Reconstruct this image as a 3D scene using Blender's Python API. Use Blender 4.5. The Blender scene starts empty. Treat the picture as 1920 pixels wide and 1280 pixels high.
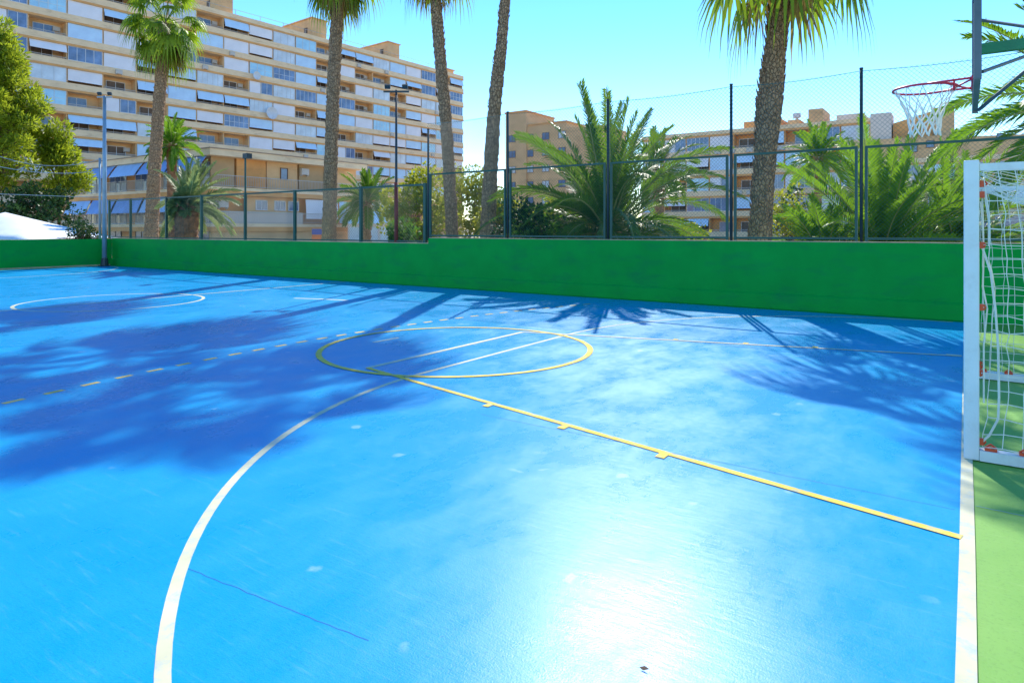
import bpy, math, random
from mathutils import Vector, Matrix, noise
R = math.radians
scene = bpy.context.scene
COL = scene.collection
# ------------------------------------------------------------------ camera constants
H = 1.6; F = 1233.0; HOR = 430.0
TH = math.atan(850 / F); C, S = math.cos(TH), math.sin(TH)
def at(px, D, z=0.0):                       # a point D metres in front, in the picture column px
    L = (px - 960) / F * D
    return Vector((-S * D + C * L, C * D + S * L, z))
def zat(py, D): return H + (HOR - py) / F * D
def gnd(px, py):                            # ground point seen at a pixel
    return at(px, H * F / (py - HOR))
def xon(px, Y):                             # X on the plane Y = const
    r = (px - 960) / F
    return Y / (C + S * r) * (-S + C * r)

# ------------------------------------------------------------------ mesh builder
class MB:
    def __init__(s): s.v = []; s.f = []
    def add(s, vs, fs):
        b = len(s.v); s.v += [tuple(p) for p in vs]; s.f += [tuple(i + b for i in q) for q in fs]
    def quad(s, a, b, c, d): s.add([a, b, c, d], [(0, 1, 2, 3)])
    def box(s, x0, x1, y0, y1, z0, z1, m=None):
        vs = [Vector((x, y, z)) for z in (z0, z1) for y in (y0, y1) for x in (x0, x1)]
        if m is not None: vs = [m @ p for p in vs]
        s.add(vs, [(0, 2, 3, 1), (4, 5, 7, 6), (0, 1, 5, 4), (2, 6, 7, 3), (0, 4, 6, 2), (1, 3, 7, 5)])
    def prism(s, pts, z0, z1):              # polygon in xy, ccw
        n = len(pts)
        vs = [(p[0], p[1], z0) for p in pts] + [(p[0], p[1], z1) for p in pts]
        fs = [tuple(reversed(range(n))), tuple(range(n, 2 * n))]
        for i in range(n): j = (i + 1) % n; fs.append((i, j, n + j, n + i))
        s.add(vs, fs)
    def tube(s, pts, rad, n=8, caps=True):
        pts = [Vector(p) for p in pts]
        if not hasattr(rad, '__len__'): rad = [rad] * len(pts)
        vs = []; fs = []; prev = None
        for i, p in enumerate(pts):
            t = (pts[min(i + 1, len(pts) - 1)] - pts[max(i - 1, 0)]).normalized()
            if prev is None:
                a = Vector((1, 0, 0)) if abs(t.x) < .8 else Vector((0, 1, 0))
                prev = (a - t * a.dot(t)).normalized()
            else:
                prev = (prev - t * prev.dot(t)).normalized()
            b = t.cross(prev)
            for k in range(n):
                a = 2 * math.pi * (k + .5) / n
                vs.append(p + (prev * math.cos(a) + b * math.sin(a)) * rad[i])
        for i in range(len(pts) - 1):
            for k in range(n):
                k2 = (k + 1) % n
                fs.append((i * n + k, i * n + k2, (i + 1) * n + k2, (i + 1) * n + k))
        if caps:
            fs.append(tuple(reversed(range(n)))); fs.append(tuple(range((len(pts) - 1) * n, len(pts) * n)))
        s.add(vs, fs)
    def bar(s, a, b, w, h=None):            # rectangular bar from a to b
        a = Vector(a); b = Vector(b); t = (b - a).normalized(); h = h or w
        up = Vector((0, 0, 1)) if abs(t.z) < .95 else Vector((0, 1, 0))
        r = t.cross(up).normalized(); u = r.cross(t)
        vs = []
        for p in (a, b):
            for i, j in ((-1, -1), (1, -1), (1, 1), (-1, 1)): vs.append(p + r * (i * w / 2) + u * (j * h / 2))
        s.add(vs, [(3, 2, 1, 0), (4, 5, 6, 7), (0, 1, 5, 4), (1, 2, 6, 5), (2, 3, 7, 6), (3, 0, 4, 7)])
    def mesh(s, name, material=None, smooth=False):
        me = bpy.data.meshes.new(name); me.from_pydata(s.v, [], s.f)
        if smooth: me.polygons.foreach_set('use_smooth', [True] * len(me.polygons))
        if material: me.materials.append(material)
        me.update(); return me

def link(name, me, parent=None, loc=(0, 0, 0), rz=0.0):
    o = bpy.data.objects.new(name, me); COL.objects.link(o)
    o.location = loc; o.rotation_euler = (0, 0, rz)
    if parent: o.parent = parent
    return o
def obj(name, mb, material, parent=None, smooth=False, loc=(0, 0, 0), rz=0.0):
    return link(name, mb.mesh(name, material, smooth), parent, loc, rz)
def tag(o, label=None, cat=None, group=None, kind=None):
    if label: o['label'] = label
    if cat: o['category'] = cat
    if group: o['group'] = group
    if kind: o['kind'] = kind
    return o
def thing(name, label, cat, loc=(0, 0, 0), rz=0.0, group=None):
    o = bpy.data.objects.new(name, None); COL.objects.link(o); o.empty_display_size = .3
    o.location = loc; o.rotation_euler = (0, 0, rz)
    return tag(o, label, cat, group)

# ------------------------------------------------------------------ materials
def newmat(name):
    m = bpy.data.materials.new(name); m.use_nodes = True
    nt = m.node_tree; return m, nt, nt.nodes['Principled BSDF']
def rgba(c): return (c[0], c[1], c[2], 1)
def ramp(nt, src, stops):
    r = nt.nodes.new('ShaderNodeValToRGB'); e = r.color_ramp.elements
    while len(e) < len(stops): e.new(.5)
    for i, (p, c) in enumerate(stops):
        e[i].position = p; e[i].color = rgba(c) if hasattr(c, '__len__') else (c, c, c, 1)
    nt.links.new(src, r.inputs[0]); return r.outputs[0]
def nz(nt, scale, detail=4, rough=.55, vec=None, dist=0.0, coord='Object'):
    n = nt.nodes.new('ShaderNodeTexNoise')
    n.inputs['Scale'].default_value = scale; n.inputs['Detail'].default_value = detail
    n.inputs['Roughness'].default_value = rough; n.inputs['Distortion'].default_value = dist
    if vec is None:
        t = nt.nodes.new('ShaderNodeTexCoord'); vec = t.outputs[coord]
    nt.links.new(vec, n.inputs['Vector']); return n.outputs['Fac']
def mapv(nt, scale, rot=(0, 0, 0), coord='Object'):
    t = nt.nodes.new('ShaderNodeTexCoord'); m = nt.nodes.new('ShaderNodeMapping')
    m.inputs['Scale'].default_value = scale; m.inputs['Rotation'].default_value = rot
    nt.links.new(t.outputs[coord], m.inputs['Vector']); return m.outputs['Vector']
def mix(nt, fac, a, b):
    m = nt.nodes.new('ShaderNodeMix'); m.data_type = 'RGBA'
    if isinstance(fac, (int, float)): m.inputs[0].default_value = fac
    else: nt.links.new(fac, m.inputs[0])
    for s, i in ((a, 6), (b, 7)):
        if hasattr(s, 'is_linked') or hasattr(s, 'links'): nt.links.new(s, m.inputs[i])
        else: m.inputs[i].default_value = rgba(s)
    return m.outputs[2]
def math_(nt, op, a, b=None):
    m = nt.nodes.new('ShaderNodeMath'); m.operation = op
    for s, i in ((a, 0), (b, 1)):
        if s is None: continue
        if isinstance(s, (int, float)): m.inputs[i].default_value = s
        else: nt.links.new(s, m.inputs[i])
    return m.outputs[0]
def bump(nt, bsdf, h, strength, dist=.01):
    b = nt.nodes.new('ShaderNodeBump'); b.inputs['Strength'].default_value = strength; b.inputs['Distance'].default_value = dist
    nt.links.new(h, b.inputs['Height']); nt.links.new(b.outputs[0], bsdf.inputs['Normal'])
def plain(name, c, rough=.6, var=.15, scale=2.0, metal=0.0, spec=.5, bmp=0.0, bscale=40, stain=None):
    m, nt, b = newmat(name)
    lo = tuple(x * (1 - var) for x in c); hi = tuple(min(1, x * (1 + var)) for x in c)
    col = ramp(nt, nz(nt, scale, 5, .6), [(.3, lo), (.7, hi)])
    if stain:
        f = ramp(nt, nz(nt, 1.0, 6, .7, mapv(nt, stain[1])), [(.5, 0.0), (.75, stain[2])])
        col = mix(nt, f, col, stain[0])
    nt.links.new(col, b.inputs['Base Color'])
    b.inputs['Roughness'].default_value = rough; b.inputs['Metallic'].default_value = metal
    b.inputs['Specular IOR Level'].default_value = spec
    if bmp: bump(nt, b, nz(nt, bscale, 4), bmp)
    return m
def leafmat(name, c1, c2, tr=.4, tcol=None, rough=.45, clump=.8):
    m, nt, b = newmat(name)
    g = nt.nodes.new('ShaderNodeNewGeometry')
    f = math_(nt, 'ADD', math_(nt, 'MULTIPLY', g.outputs['Random Per Island'], .6), math_(nt, 'MULTIPLY', nz(nt, clump, 3), .45))
    col = ramp(nt, f, [(.2, c1), (.85, c2)])
    nt.links.new(col, b.inputs['Base Color']); b.inputs['Roughness'].default_value = rough
    b.inputs['Specular IOR Level'].default_value = .35
    t = nt.nodes.new('ShaderNodeBsdfTranslucent')
    nt.links.new(mix(nt, .5, col, tcol or c2), t.inputs['Color'])
    mx = nt.nodes.new('ShaderNodeMixShader'); mx.inputs[0].default_value = tr
    nt.links.new(b.outputs[0], mx.inputs[1]); nt.links.new(t.outputs[0], mx.inputs[2])
    nt.links.new(mx.outputs[0], nt.nodes['Material Output'].inputs['Surface'])
    return m

# the painted court: glossy acrylic with faded areas, scuffs and fine grit
def courtmat(name, deep, faded, rlo, rhi, scuff, spec=.5):
    m, nt, b = newmat(name)
    big = nz(nt, .35, 6, .62, mapv(nt, (1, 1, 1)), .1)
    med = nz(nt, 2.2, 6, .68, mapv(nt, (1.0, .55, 1), (0, 0, R(25))), .1)
    s = math_(nt, 'ADD', math_(nt, 'MULTIPLY', big, .55), math_(nt, 'MULTIPLY', med, .45))
    fade = ramp(nt, s, [(.44, 0.0), (.62, 1.0)])
    col = mix(nt, math_(nt, 'MULTIPLY', fade, .8), deep, faded)
    v = nt.nodes.new('ShaderNodeTexVoronoi'); v.inputs['Scale'].default_value = 2.3; v.inputs['Randomness'].default_value = 1
    dn = nt.nodes.new('ShaderNodeVectorMath'); dn.operation = 'ADD'
    n2 = nt.nodes.new('ShaderNodeTexNoise'); n2.inputs['Scale'].default_value = 3.0; n2.inputs['Detail'].default_value = 5
    tc = nt.nodes.new('ShaderNodeTexCoord'); nt.links.new(tc.outputs['Object'], n2.inputs['Vector'])
    nt.links.new(tc.outputs['Object'], dn.inputs[0])
    sc = nt.nodes.new('ShaderNodeVectorMath'); sc.operation = 'SCALE'; sc.inputs['Scale'].default_value = .35
    nt.links.new(n2.outputs['Color'], sc.inputs[0]); nt.links.new(sc.outputs[0], dn.inputs[1])
    nt.links.new(dn.outputs[0], v.inputs['Vector'])
    spot = ramp(nt, v.outputs['Distance'], [(.07, 1.0), (.12, 0.0)])
    keep = ramp(nt, nz(nt, .9, 3, .5), [(.44, 0.0), (.54, 1.0)])
    spot = math_(nt, 'MULTIPLY', math_(nt, 'MULTIPLY', spot, keep), .5)
    col = mix(nt, spot, col, scuff)
    # fine streaks swept over the floor
    st = ramp(nt, nz(nt, 1.0, 6, .75, mapv(nt, (2.2, 26, 1), (0, 0, R(-31)))), [(.56, 0.0), (.72, 1.0)])
    col = mix(nt, math_(nt, 'MULTIPLY', st, .16), col, scuff)
    # grime specks
    gr = ramp(nt, nz(nt, 60, 4, .75), [(.22, .70), (.47, 1.0)])
    mm = nt.nodes.new('ShaderNodeMix'); mm.data_type = 'RGBA'; mm.blend_type = 'MULTIPLY'; mm.inputs[0].default_value = 1
    nt.links.new(col, mm.inputs[6]); nt.links.new(gr, mm.inputs[7])
    nt.links.new(mm.outputs[2], b.inputs['Base Color'])
    rr = ramp(nt, math_(nt, 'ADD', math_(nt, 'MULTIPLY', fade, .4), math_(nt, 'MULTIPLY', med, .6)), [(.25, rlo), (.8, rhi)])
    nt.links.new(rr, b.inputs['Roughness'])
    b.inputs['Specular IOR Level'].default_value = spec
    h = math_(nt, 'ADD', nz(nt, 120, 3, .7), math_(nt, 'MULTIPLY', nz(nt, 1.0, 5, .7, mapv(nt, (5, 22, 1), (0, 0, R(-31)))), 1.6))
    bump(nt, b, h, .24, .004)
    return m
M = {}
M['court'] = courtmat('blue_court_paint', (.0, .315, .64), (.012, .35, .68), .26, .43, (.36, .58, .78), .165)
M['apron'] = courtmat('green_apron_paint', (.17, .40, .05), (.23, .46, .08), .5, .65, (.45, .62, .25), .3)
M['white_line'] = plain('white_line_paint', (.70, .65, .42), .7, .10, 3, spec=.12, stain=((.15, .42, .66), (8, 8, 8), .6))
M['dash_line'] = plain('pale_yellow_line_paint', (.88, .58, .12), .7, .12, 3, spec=.08, stain=((.3, .45, .55), (4, 4, 4), .3))
M['yellow_line'] = plain('yellow_line_paint', (.86, .60, .10), .7, .14, 3, spec=.08, stain=((.12, .42, .60), (9, 9, 9), .75))
M['joint'] = plain('joint_sealant', (.0, .15, .40), .8)
M['earth'] = plain('sandy_ground', (.45, .37, .26), .9, .25, .15, bmp=.4, bscale=6)
M['green_wall'] = plain('green_wall_paint', (.0, .34, .045), .7, .08, 1.6, spec=.15, bmp=.25, bscale=22, stain=((.004, .22, .07), (.9, .9, 3.0), .75))
M['coping'] = plain('bare_coping', (.50, .40, .26), .8, .25, 3)
M['post_green'] = plain('dark_green_steel', (.012, .085, .060), .45, .2, 2, spec=.5)
M['post_dark'] = plain('dark_steel', (.03, .045, .05), .5, .2, 3)
M['mesh_green'] = plain('green_wire', (.03, .13, .12), .5, .1, 3)
M['mesh_pale'] = plain('shade_cloth', (.02, .13, .10), .7, .2, 2)
M['galv'] = plain('galvanised_steel', (.30, .38, .44), .45, .2, 2, metal=.35)
M['rust'] = plain('rusty_red_steel', (.22, .04, .025), .6, .3, 4)
M['goal_white'] = plain('white_goal_paint', (.78, .80, .80), .4, .06, 4, stain=((.5, .45, .38), (3, 3, 3), .5))
M['net_white'] = plain('white_net_cord', (.78, .76, .68), .7, .1, 6)
M['clip'] = plain('orange_red_clip', (.72, .08, .02), .45, .15, 12)
M['ring_red'] = plain('red_ring_paint', (.62, .03, .07), .4, .15, 6)
M['board_frame'] = plain('grey_frame_steel', (.10, .13, .15), .45, .2, 4)
M['board'] = plain('white_board', (.72, .74, .74), .4, .05, 2)
M['arm_green'] = plain('bright_green_steel', (.006, .22, .10), .45, .15, 4)
def barkmat(name, c, dark):
    m, nt, b = newmat(name)
    v = nt.nodes.new('ShaderNodeTexVoronoi'); v.feature = 'DISTANCE_TO_EDGE'; v.inputs['Scale'].default_value = 1
    d = nz(nt, 4.0, 4); mv = mapv(nt, (13, 13, 8)); a = nt.nodes.new('ShaderNodeVectorMath'); a.operation = 'ADD'
    nt.links.new(mv, a.inputs[0]); nt.links.new(d, a.inputs[1]); nt.links.new(a.outputs[0], v.inputs['Vector'])
    e = ramp(nt, v.outputs['Distance'], [(.0, 0.0), (.13, 1.0)])
    lo = tuple(x * .55 for x in c); hi = tuple(x * 1.35 for x in c)
    col = mix(nt, e, dark, ramp(nt, nz(nt, 7, 6, .75), [(.32, lo), (.68, hi)]))
    nt.links.new(col, b.inputs['Base Color']); b.inputs['Roughness'].default_value = .95; b.inputs['Specular IOR Level'].default_value = .1
    bump(nt, b, math_(nt, 'ADD', e, nz(nt, 30, 4)), .9, .03); return m
M['trunk'] = barkmat('palm_bark', (.50, .295, .165), (.22, .135, .085))
M['trunk_red'] = plain('reddish_palm_bark', (.28, .13, .06), .9, .5, 5, bmp=.8, bscale=24)
M['bark'] = plain('tree_bark', (.20, .12, .07), .9, .4, 4, bmp=.7, bscale=18)
M['fan'] = leafmat('fan_palm_leaf', (.07, .15, .008), (.27, .38, .025), .5, (.40, .56, .03))
M['fan_dead'] = leafmat('dry_palm_leaf', (.25, .15, .05), (.42, .29, .09), .35, (.5, .33, .1))
M['date'] = leafmat('date_palm_leaf', (.04, .10, .010), (.13, .24, .02), .42, (.25, .42, .03))
M['date_bright'] = leafmat('bright_date_leaf', (.05, .15, .008), (.19, .34, .02), .46, (.34, .58, .03))
M['date_pale'] = leafmat('pale_date_leaf', (.12, .17, .05), (.30, .36, .13), .4, (.42, .5, .16))
M['rachis'] = plain('frond_stalk', (.36, .33, .10), .6, .2, 5)
M['pine'] = leafmat('pine_needles', (.07, .13, .006), (.34, .40, .02), .55, (.62, .70, .04), clump=.55)
M['olive'] = leafmat('olive_leaf', (.13, .18, .01), (.38, .40, .03), .48, (.62, .60, .04), clump=1.1)
M['bush'] = leafmat('bush_leaf', (.03, .10, .01), (.12, .25, .02), .4, (.22, .44, .03), clump=1.5)
M['bush_dark'] = leafmat('dark_bush_leaf', (.012, .04, .012), (.04, .10, .02), .3, clump=1.5)
# buildings
M['cream'] = plain('cream_slab', (.90, .66, .40), .8, .10, .4, stain=((.32, .20, .11), (.5, .5, 2.5), .5))
M['tan'] = plain('tan_render', (.76, .47, .23), .85, .13, .5, bmp=.2, bscale=8, stain=((.30, .17, .08), (.3, .3, 1.2), .5))
M['orange'] = plain('orange_render', (.78, .38, .13), .85, .14, .6, stain=((.28, .14, .06), (.3, .3, 1.2), .5))
M['pale_wall'] = plain('pale_render', (.78, .66, .56), .85, .08, .5)
M['blind'] = plain('white_blind', (.82, .80, .82), .7, .07, .5)
M['blind_blue'] = plain('pale_blue_blind', (.54, .74, .95), .7, .1, .6)
M['awn_blue'] = plain('blue_awning', (.20, .36, .70), .7, .2, .8)
M['awn_sky'] = plain('light_blue_awning', (.34, .54, .84), .7, .15, .8)
M['glass_a'] = plain('sky_blue_glass', (.40, .68, .90), .12, .25, .35, spec=.8)
M['glass_b'] = plain('dark_blue_glass', (.15, .22, .36), .1, .5, .5, spec=.8)
M['glass_c'] = plain('curtained_glass', (.62, .68, .72), .18, .2, .5, spec=.7)
M['dark'] = plain('dark_interior', (.15, .10, .07), .7, .5, .6)
M['frame'] = plain('window_frame', (.66, .68, .70), .5, .06, 2)
M['frame_brown'] = plain('brown_frame', (.16, .09, .05), .5, .2, 2)
M['rail'] = plain('rail_metal', (.50, .46, .42), .5, .1, 2)
M['ac'] = plain('ac_case', (.55, .50, .44), .5, .1, 2)
M['roof_dark'] = plain('roof_edge', (.36, .25, .17), .8, .2, 1)
M['tent'] = plain('white_tarp', (.80, .82, .84), .6, .05, 1)
M['shutter'] = plain('tan_shutter', (.52, .33, .16), .7, .1, .8)
M['sign_blue'] = plain('blue_sign', (.06, .08, .40), .5, .2, 2)
M['sign_orange'] = plain('orange_sign', (.75, .18, .04), .5, .2, 2)

# ------------------------------------------------------------------ ground
YW = 14.05                                   # face of the long wall
XE = -31.4                                   # face of the end wall
def sheet(name, x0, x1, y0, y1, z, m):
    b = MB(); b.quad((x0, y0, z), (x1, y0, z), (x1, y1, z), (x0, y1, z))
    return tag(obj(name, b, m), kind='structure')
sheet('ground', -3000, 3000, -3000, 3000, -.008, M['earth'])
sheet('green_apron', XE, 9, -7, YW + .1, -.004, M['apron'])
sheet('court', XE + .5, 0, -5, 13.72, 0.0, M['court'])
tag(obj('court_surround', (lambda b: (b.quad((XE + .02, 13.722, -.001), (0, 13.722, -.001), (0, YW + .1, -.001), (XE + .02, YW + .1, -.001)), b)[1])(MB()), M['green_wall']), kind='structure')

def strip(mb, pts, w, z):
    pts = [Vector((p[0], p[1], 0)) for p in pts]; L = []; Rr = []
    for i, p in enumerate(pts):
        t = (pts[min(i + 1, len(pts) - 1)] - pts[max(i - 1, 0)]).normalized(); n = Vector((-t.y, t.x, 0)) * (w / 2)
        L.append(p + n); Rr.append(p - n)
    for i in range(len(pts) - 1):
        mb.add([(q.x, q.y, z) for q in (Rr[i], Rr[i + 1], L[i + 1], L[i])], [(0, 1, 2, 3)])
def arc(cx, cy, rx, a0, a1, n=40, ry=None):
    ry = ry or rx
    return [(cx + rx * math.cos(R(a0 + (a1 - a0) * i / n)), cy + ry * math.sin(R(a0 + (a1 - a0) * i / n))) for i in range(n + 1)]
CY = 7.15; P1Y = CY - 1.54; P2Y = CY + 1.54    # goal posts
XM = XE / 2 + .15                              # halfway line
def mir(pts): return [(2 * XM - x, y) for x, y in pts]
wl = MB(); yl = MB(); yd = MB()
goal_arc = arc(0, P1Y, 4.98, 270, 180, 44) + [(-4.98 , P1Y + (P2Y - P1Y) * k / 6) for k in range(1, 6)] + arc(0, P2Y, 4.98, 180, 92, 44)
for k, g in enumerate((goal_arc, mir(goal_arc))): strip(wl, g, .056, .0015)
strip(wl, [(-.035, -5), (.008, 4), (.012, 13.7)], .066, .003)
strip(wl, [(XM, -4), (XM, 13.6)], .07, .003)
strip(wl, arc(XM, 7.0, 1.8, 0, 360, 60), .07, .0015)
FTX = -5.68; FC = 6.92
strip(wl, [(FTX, FC - 1.62), (FTX, FC + 1.62)], .075, .003)
strip(wl, [gnd(552, 559).xy, gnd(600, 560.5).xy, gnd(652, 563).xy], .10, .0015)
strip(wl, [(-6.9, 6.55), (-6.9, 7.05)], .06, .0015)
wl.quad(*[(p.x, p.y, .0035) for p in (Vector((-.2, 10.0)), Vector((-.04, 10.0)), Vector((-.04, 10.12)), Vector((-.2, 10.12)))])
yn = [(-.015, 4.135), (FTX, FC - 1.62)]; yf = [(-.04, 10.05), (FTX, FC + 1.62)]
strip(yl, yn, .06, .0048)
cream_far = MB(); strip(cream_far, yf, .065, .0048)
circ = arc(FTX, FC, 1.8, 0, 360, 72)
strip(yl, circ, .075, .0062)
for pts, sg, pxs in ((yn, -1, ((905, 764), (1050, 804), (1238, 857))), (yf, 1, ((1266, 637), (1395, 645.5), (1527, 652)))):
    for px, py in pxs:
        x = gnd(px, py).x; (xa, ya), (xb, yb) = pts; yl_ = ya + (yb - ya) * (x - xa) / (xb - xa)
        q0, q1 = sorted((yl_ + sg * .03, yl_ + sg * .12))
        yl.quad((x - .035, q0, .0055), (x + .035, q0, .0055), (x + .035, q1, .0055), (x - .035, q1, .0055))
y = 1.6
while y < 12.5:
    q = [( -(7.78 - .030 * (t - 6.4) ** 2), t) for t in (y, y + .09, y + .18)]
    strip(yd, q, .066, .0015)
    y += .36
for nm, b, m in (('court_white_lines', wl, M['white_line']), ('court_yellow_lines', yl, M['yellow_line']), ('court_dashed_line', yd, M['dash_line']), ('court_cream_line', cream_far, M['white_line'])):
    tag(obj(nm, b, m), kind='structure')
jt = MB()
def wob(a, b, n, amp, seed):
    rnd = random.Random(seed); return [(a.x + (b.x - a.x) * i / n + rnd.uniform(-amp, amp), a.y + (b.y - a.y) * i / n + rnd.uniform(-amp, amp)) for i in range(n + 1)]
strip(jt, wob(gnd(335, 1058), gnd(690, 1200), 22, .004, 1), .004, .0008)
strip(jt, wob(gnd(900, 776), gnd(1790, 955), 30, .006, 2), .004, .0008)
strip(jt, wob(gnd(1830, 948), gnd(1960, 975), 8, .004, 3), .005, .0008)
tag(obj('court_cracks', jt, M['joint']), kind='structure')

# ------------------------------------------------------------------ walls
w = thing('court_wall', 'long green painted wall behind the court with a step up in its top edge', 'wall', (0, YW, 0))
XS = xon(803, YW)
b = MB()
b.prism([(XE, 0), (XS, 0), (XS, .22), (XE, .22)], -.05, 1.19)
b.prism([(XS, 0), (9, 0), (9, .22), (XS, .22)], -.05, 1.345)
obj('wall_body', b, M['green_wall'], w)
b = MB()
b.add([(XE, -.07, -.05), (9, -.07, -.05), (9, -.05, .27), (XE, -.05, .27), (9, -.001, .31), (XE, -.001, .31)], [(0, 1, 2, 3), (3, 2, 4, 5)])
obj('plinth', b, M['green_wall'], w)
b = MB(); b.box(XE, XS - .004, .03, .225, 1.192, 1.215); b.box(XS + .003, 9, .03, .225, 1.347, 1.365)
obj('coping', b, M['coping'], w)
w2 = thing('end_wall', 'low green wall across the far left end of the court', 'wall', (XE, 0, 0))
b = MB(); b.box(-.22, 0, -7, YW - .004, -.05, 1.17); obj('wall_body', b, M['green_wall'], w2)
b = MB(); b.box(.002, .05, -7, YW - .1, -.05, .06); obj('plinth', b, M['coping'], w2)

# ------------------------------------------------------------------ fences
def chain(mb, x0, x1, z0, z1, p, r, y=0.0):
    """diamond wire mesh in the plane y"""
    Wd, Hd = x1 - x0, z1 - z0
    k = -Hd
    while k < Wd:
        for sg in (1, -1):
            a0 = max(0, k); a1 = min(Wd, k + Hd)
            if a1 - a0 > .02:
                if sg > 0: pa = (x0 + a0, y, z0 + a0 - k); pb = (x0 + a1, y, z0 + a1 - k)
                else: pa = (x0 + a0, y, z1 - (a0 - k)); pb = (x0 + a1, y, z1 - (a1 - k))
                mb.tube([pa, pb], r, 3, False)
        k += p
YF = YW + .11
fr = thing('high_mesh_fence', 'tall green wire mesh fence with framed lower panels on the higher part of the wall', 'fence', (0, YF, 0))
ZB = 1.37; ZP = 3.19; ZT = 4.66
tall_px = [803, 952, 1140, 1371, 1615]
tall = [xon(p, YF) for p in tall_px]
tall += [tall[-1] + 2.75, tall[-1] + 5.5, tall[-1] + 8.2]
for i, x in enumerate(tall):
    b = MB(); b.tube([(x, 0, ZB - .1), (x, 0, ZT if i else 4.45)], .03, 8); b.tube([(x, 0, ZT if i else 4.45), (x, 0, (ZT if i else 4.45) + .03)], .036, 8)
    obj('post', b, M['post_dark'], fr, True)
for i in range(len(tall) - 1):
    x0, x1 = tall[i] + .085, tall[i + 1] - .085
    b = MB()
    for x in (x0, x1): b.box(x - .025, x + .025, -.025, .025, ZB, ZP)
    b.box(x0 + .026, x1 - .026, -.022, .022, ZP - .045, ZP); b.box(x0 + .026, x1 - .026, -.022, .022, ZB + .03, ZB + .075)
    obj('panel_frame', b, M['post_green'], fr)
    b = MB(); chain(b, x0 + .03, x1 - .03, ZB + .08, ZP - .05, .075, .0020)
    obj('panel_mesh', b, M['mesh_green'], fr)
    b = MB(); zt = ZT - .05
    chain(b, tall[i], tall[i + 1], ZP + .01, zt, .085, .0026, -.045)
    n = 10; b.tube([(tall[i] + (tall[i + 1] - tall[i]) * k / n, -.045, zt + .01 - .05 * math.sin(math.pi * k / n)) for k in range(n + 1)], .005, 5)
    obj('netting', b, M['mesh_green'], fr)
fl = thing('low_mesh_fence', 'lower green wire mesh fence on the left part of the long wall', 'fence', (0, YF, 0))
px_low = [205, 245, 312, 378, 460, 553, 677]
low = [xon(p, YF) for p in px_low] + [tall[0] - .12]
for i, x in enumerate(low):
    b = MB(); top = 2.93
    wd = .045
    b.box(x - wd, x + wd, -.04, .04, 1.20, top)
    if px_low[i % len(px_low)] == 460 and i < len(px_low): b.tube([(x, 0, top), (x, 0, 4.28)], .035, 8)
    obj('post', b, M['post_green'], fl)
for i in range(len(low) - 1):
    for z0_, z1_ in ((2.86, 2.915), (1.235, 1.275)):
        b = MB(); b.box(low[i] + .046, low[i + 1] - .046, -.022, .022, z0_, z1_); obj('rail', b, M['post_green'], fl)
b = MB(); chain(b, low[0], low[-1], 1.28, 2.86, .10, .0022); obj('panel_mesh', b, M['mesh_green'], fl)
x460 = low[4]
b = MB(); b.box(x460 - .02, x460 + .26, -.10, .10, 4.16, 4.34); b.bar((x460, 0, 4.30), (x460 + .12, 0, 4.34), .05)
obj('flood_lamp', b, M['post_dark'], fl)

fe = thing('end_fence', 'sagging dark green netting on thin posts above the far left end wall', 'fence', (XE - .11, 0, 0))
ys = [13.6, 9.35, 5.4, 1.4]
for yy in ys:
    b = MB(); b.tube([(0, yy, 1.1), (0, yy, 4.75)], .05, 8); obj('post', b, M['galv'], fe, True)
for i in range(len(ys) - 1):
    y0, y1 = ys[i], ys[i + 1]; n = 12; b = MB()
    p = 0.11
    for lev, sag in ((4.7, .45), (4.2, .25), (3.0, .0)):
        b.tube([(0, y0 + (y1 - y0) * k / n, lev - sag * 4 * (k / n) * (1 - k / n)) for k in range(n + 1)], .012, 5)
    obj('cable', b, M['galv'], fe)
    if i == 0: continue
    b = MB(); wd = y0 - y1
    for k in range(int(wd / p) + 1):
        yy = y0 - k * p; t = k * p / wd
        b.tube([(0, yy, 1.18), (0, yy, 4.7 - .45 * 4 * t * (1 - t))], .026, 3, False)
    for k in range(28):
        z = 1.2 + k * .11
        b.tube([(0.002, y0, z), (0.002, y1, z)], .026, 3, False)
    obj('netting', b, M['mesh_pale'], fe)

# ------------------------------------------------------------------ lamp masts
def lamp(name, label, p, h, r, m, heads, parts=None):
    t = thing(name, label, 'lamp post', p)
    b = MB(); b.tube([(0, 0, 0), (0, 0, h * .5), (0, 0, h)], [r * 1.25, r, r * .75], 10); obj('pole', b, m, t, True)
    if name == 'floodlight_mast':
        b = MB(); b.tube([(0, 0, 1.0), (0, 0, 3.0)], r * 1.5, 10); obj('pole_sleeve', b, M['rust'], t, True)
    else:
        b = MB(); b.box(-.18, .18, -.18, .18, 0.002, .03); b.tube([(0, 0, .03), (0, 0, .34)], [r * 1.9, r * 1.45], 10); obj('base', b, M['post_dark'], t)
    if heads:
        b = MB(); b.bar((-heads[0] * C, -heads[0] * S, h - .05), (heads[0] * C, heads[0] * S, h - .05), .05); obj('crossarm', b, m, t)
        for s in heads[1]:
            b = MB(); cx, cy = s * C, s * S
            mt = Matrix.Translation((cx, cy, h + .1)) @ Matrix.Rotation(TH, 4, 'Z') @ Matrix.Rotation(R(35), 4, 'X')
            b.box(-.08, .08, -.04, .04, -.06, .06, mt); b.box(-.065, .065, -.055, -.041, -.045, .045, mt)
            obj('lamp_head', b, M['post_dark'], t)
    return t
lamp('light_pole', 'tall pale grey light pole standing in the far corner of the court', (XE + .55, YW - .55, 0), 7.4, .085, M['galv'], (.32, (-.22, .22)))
pm = at(743, 19.6)
lamp('floodlight_mast', 'thin floodlight mast with a reddish lower pole just behind the wall', (pm.x, pm.y, 0), 5.75, .04, M['post_dark'], (.38, (-.26, .26)))

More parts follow.
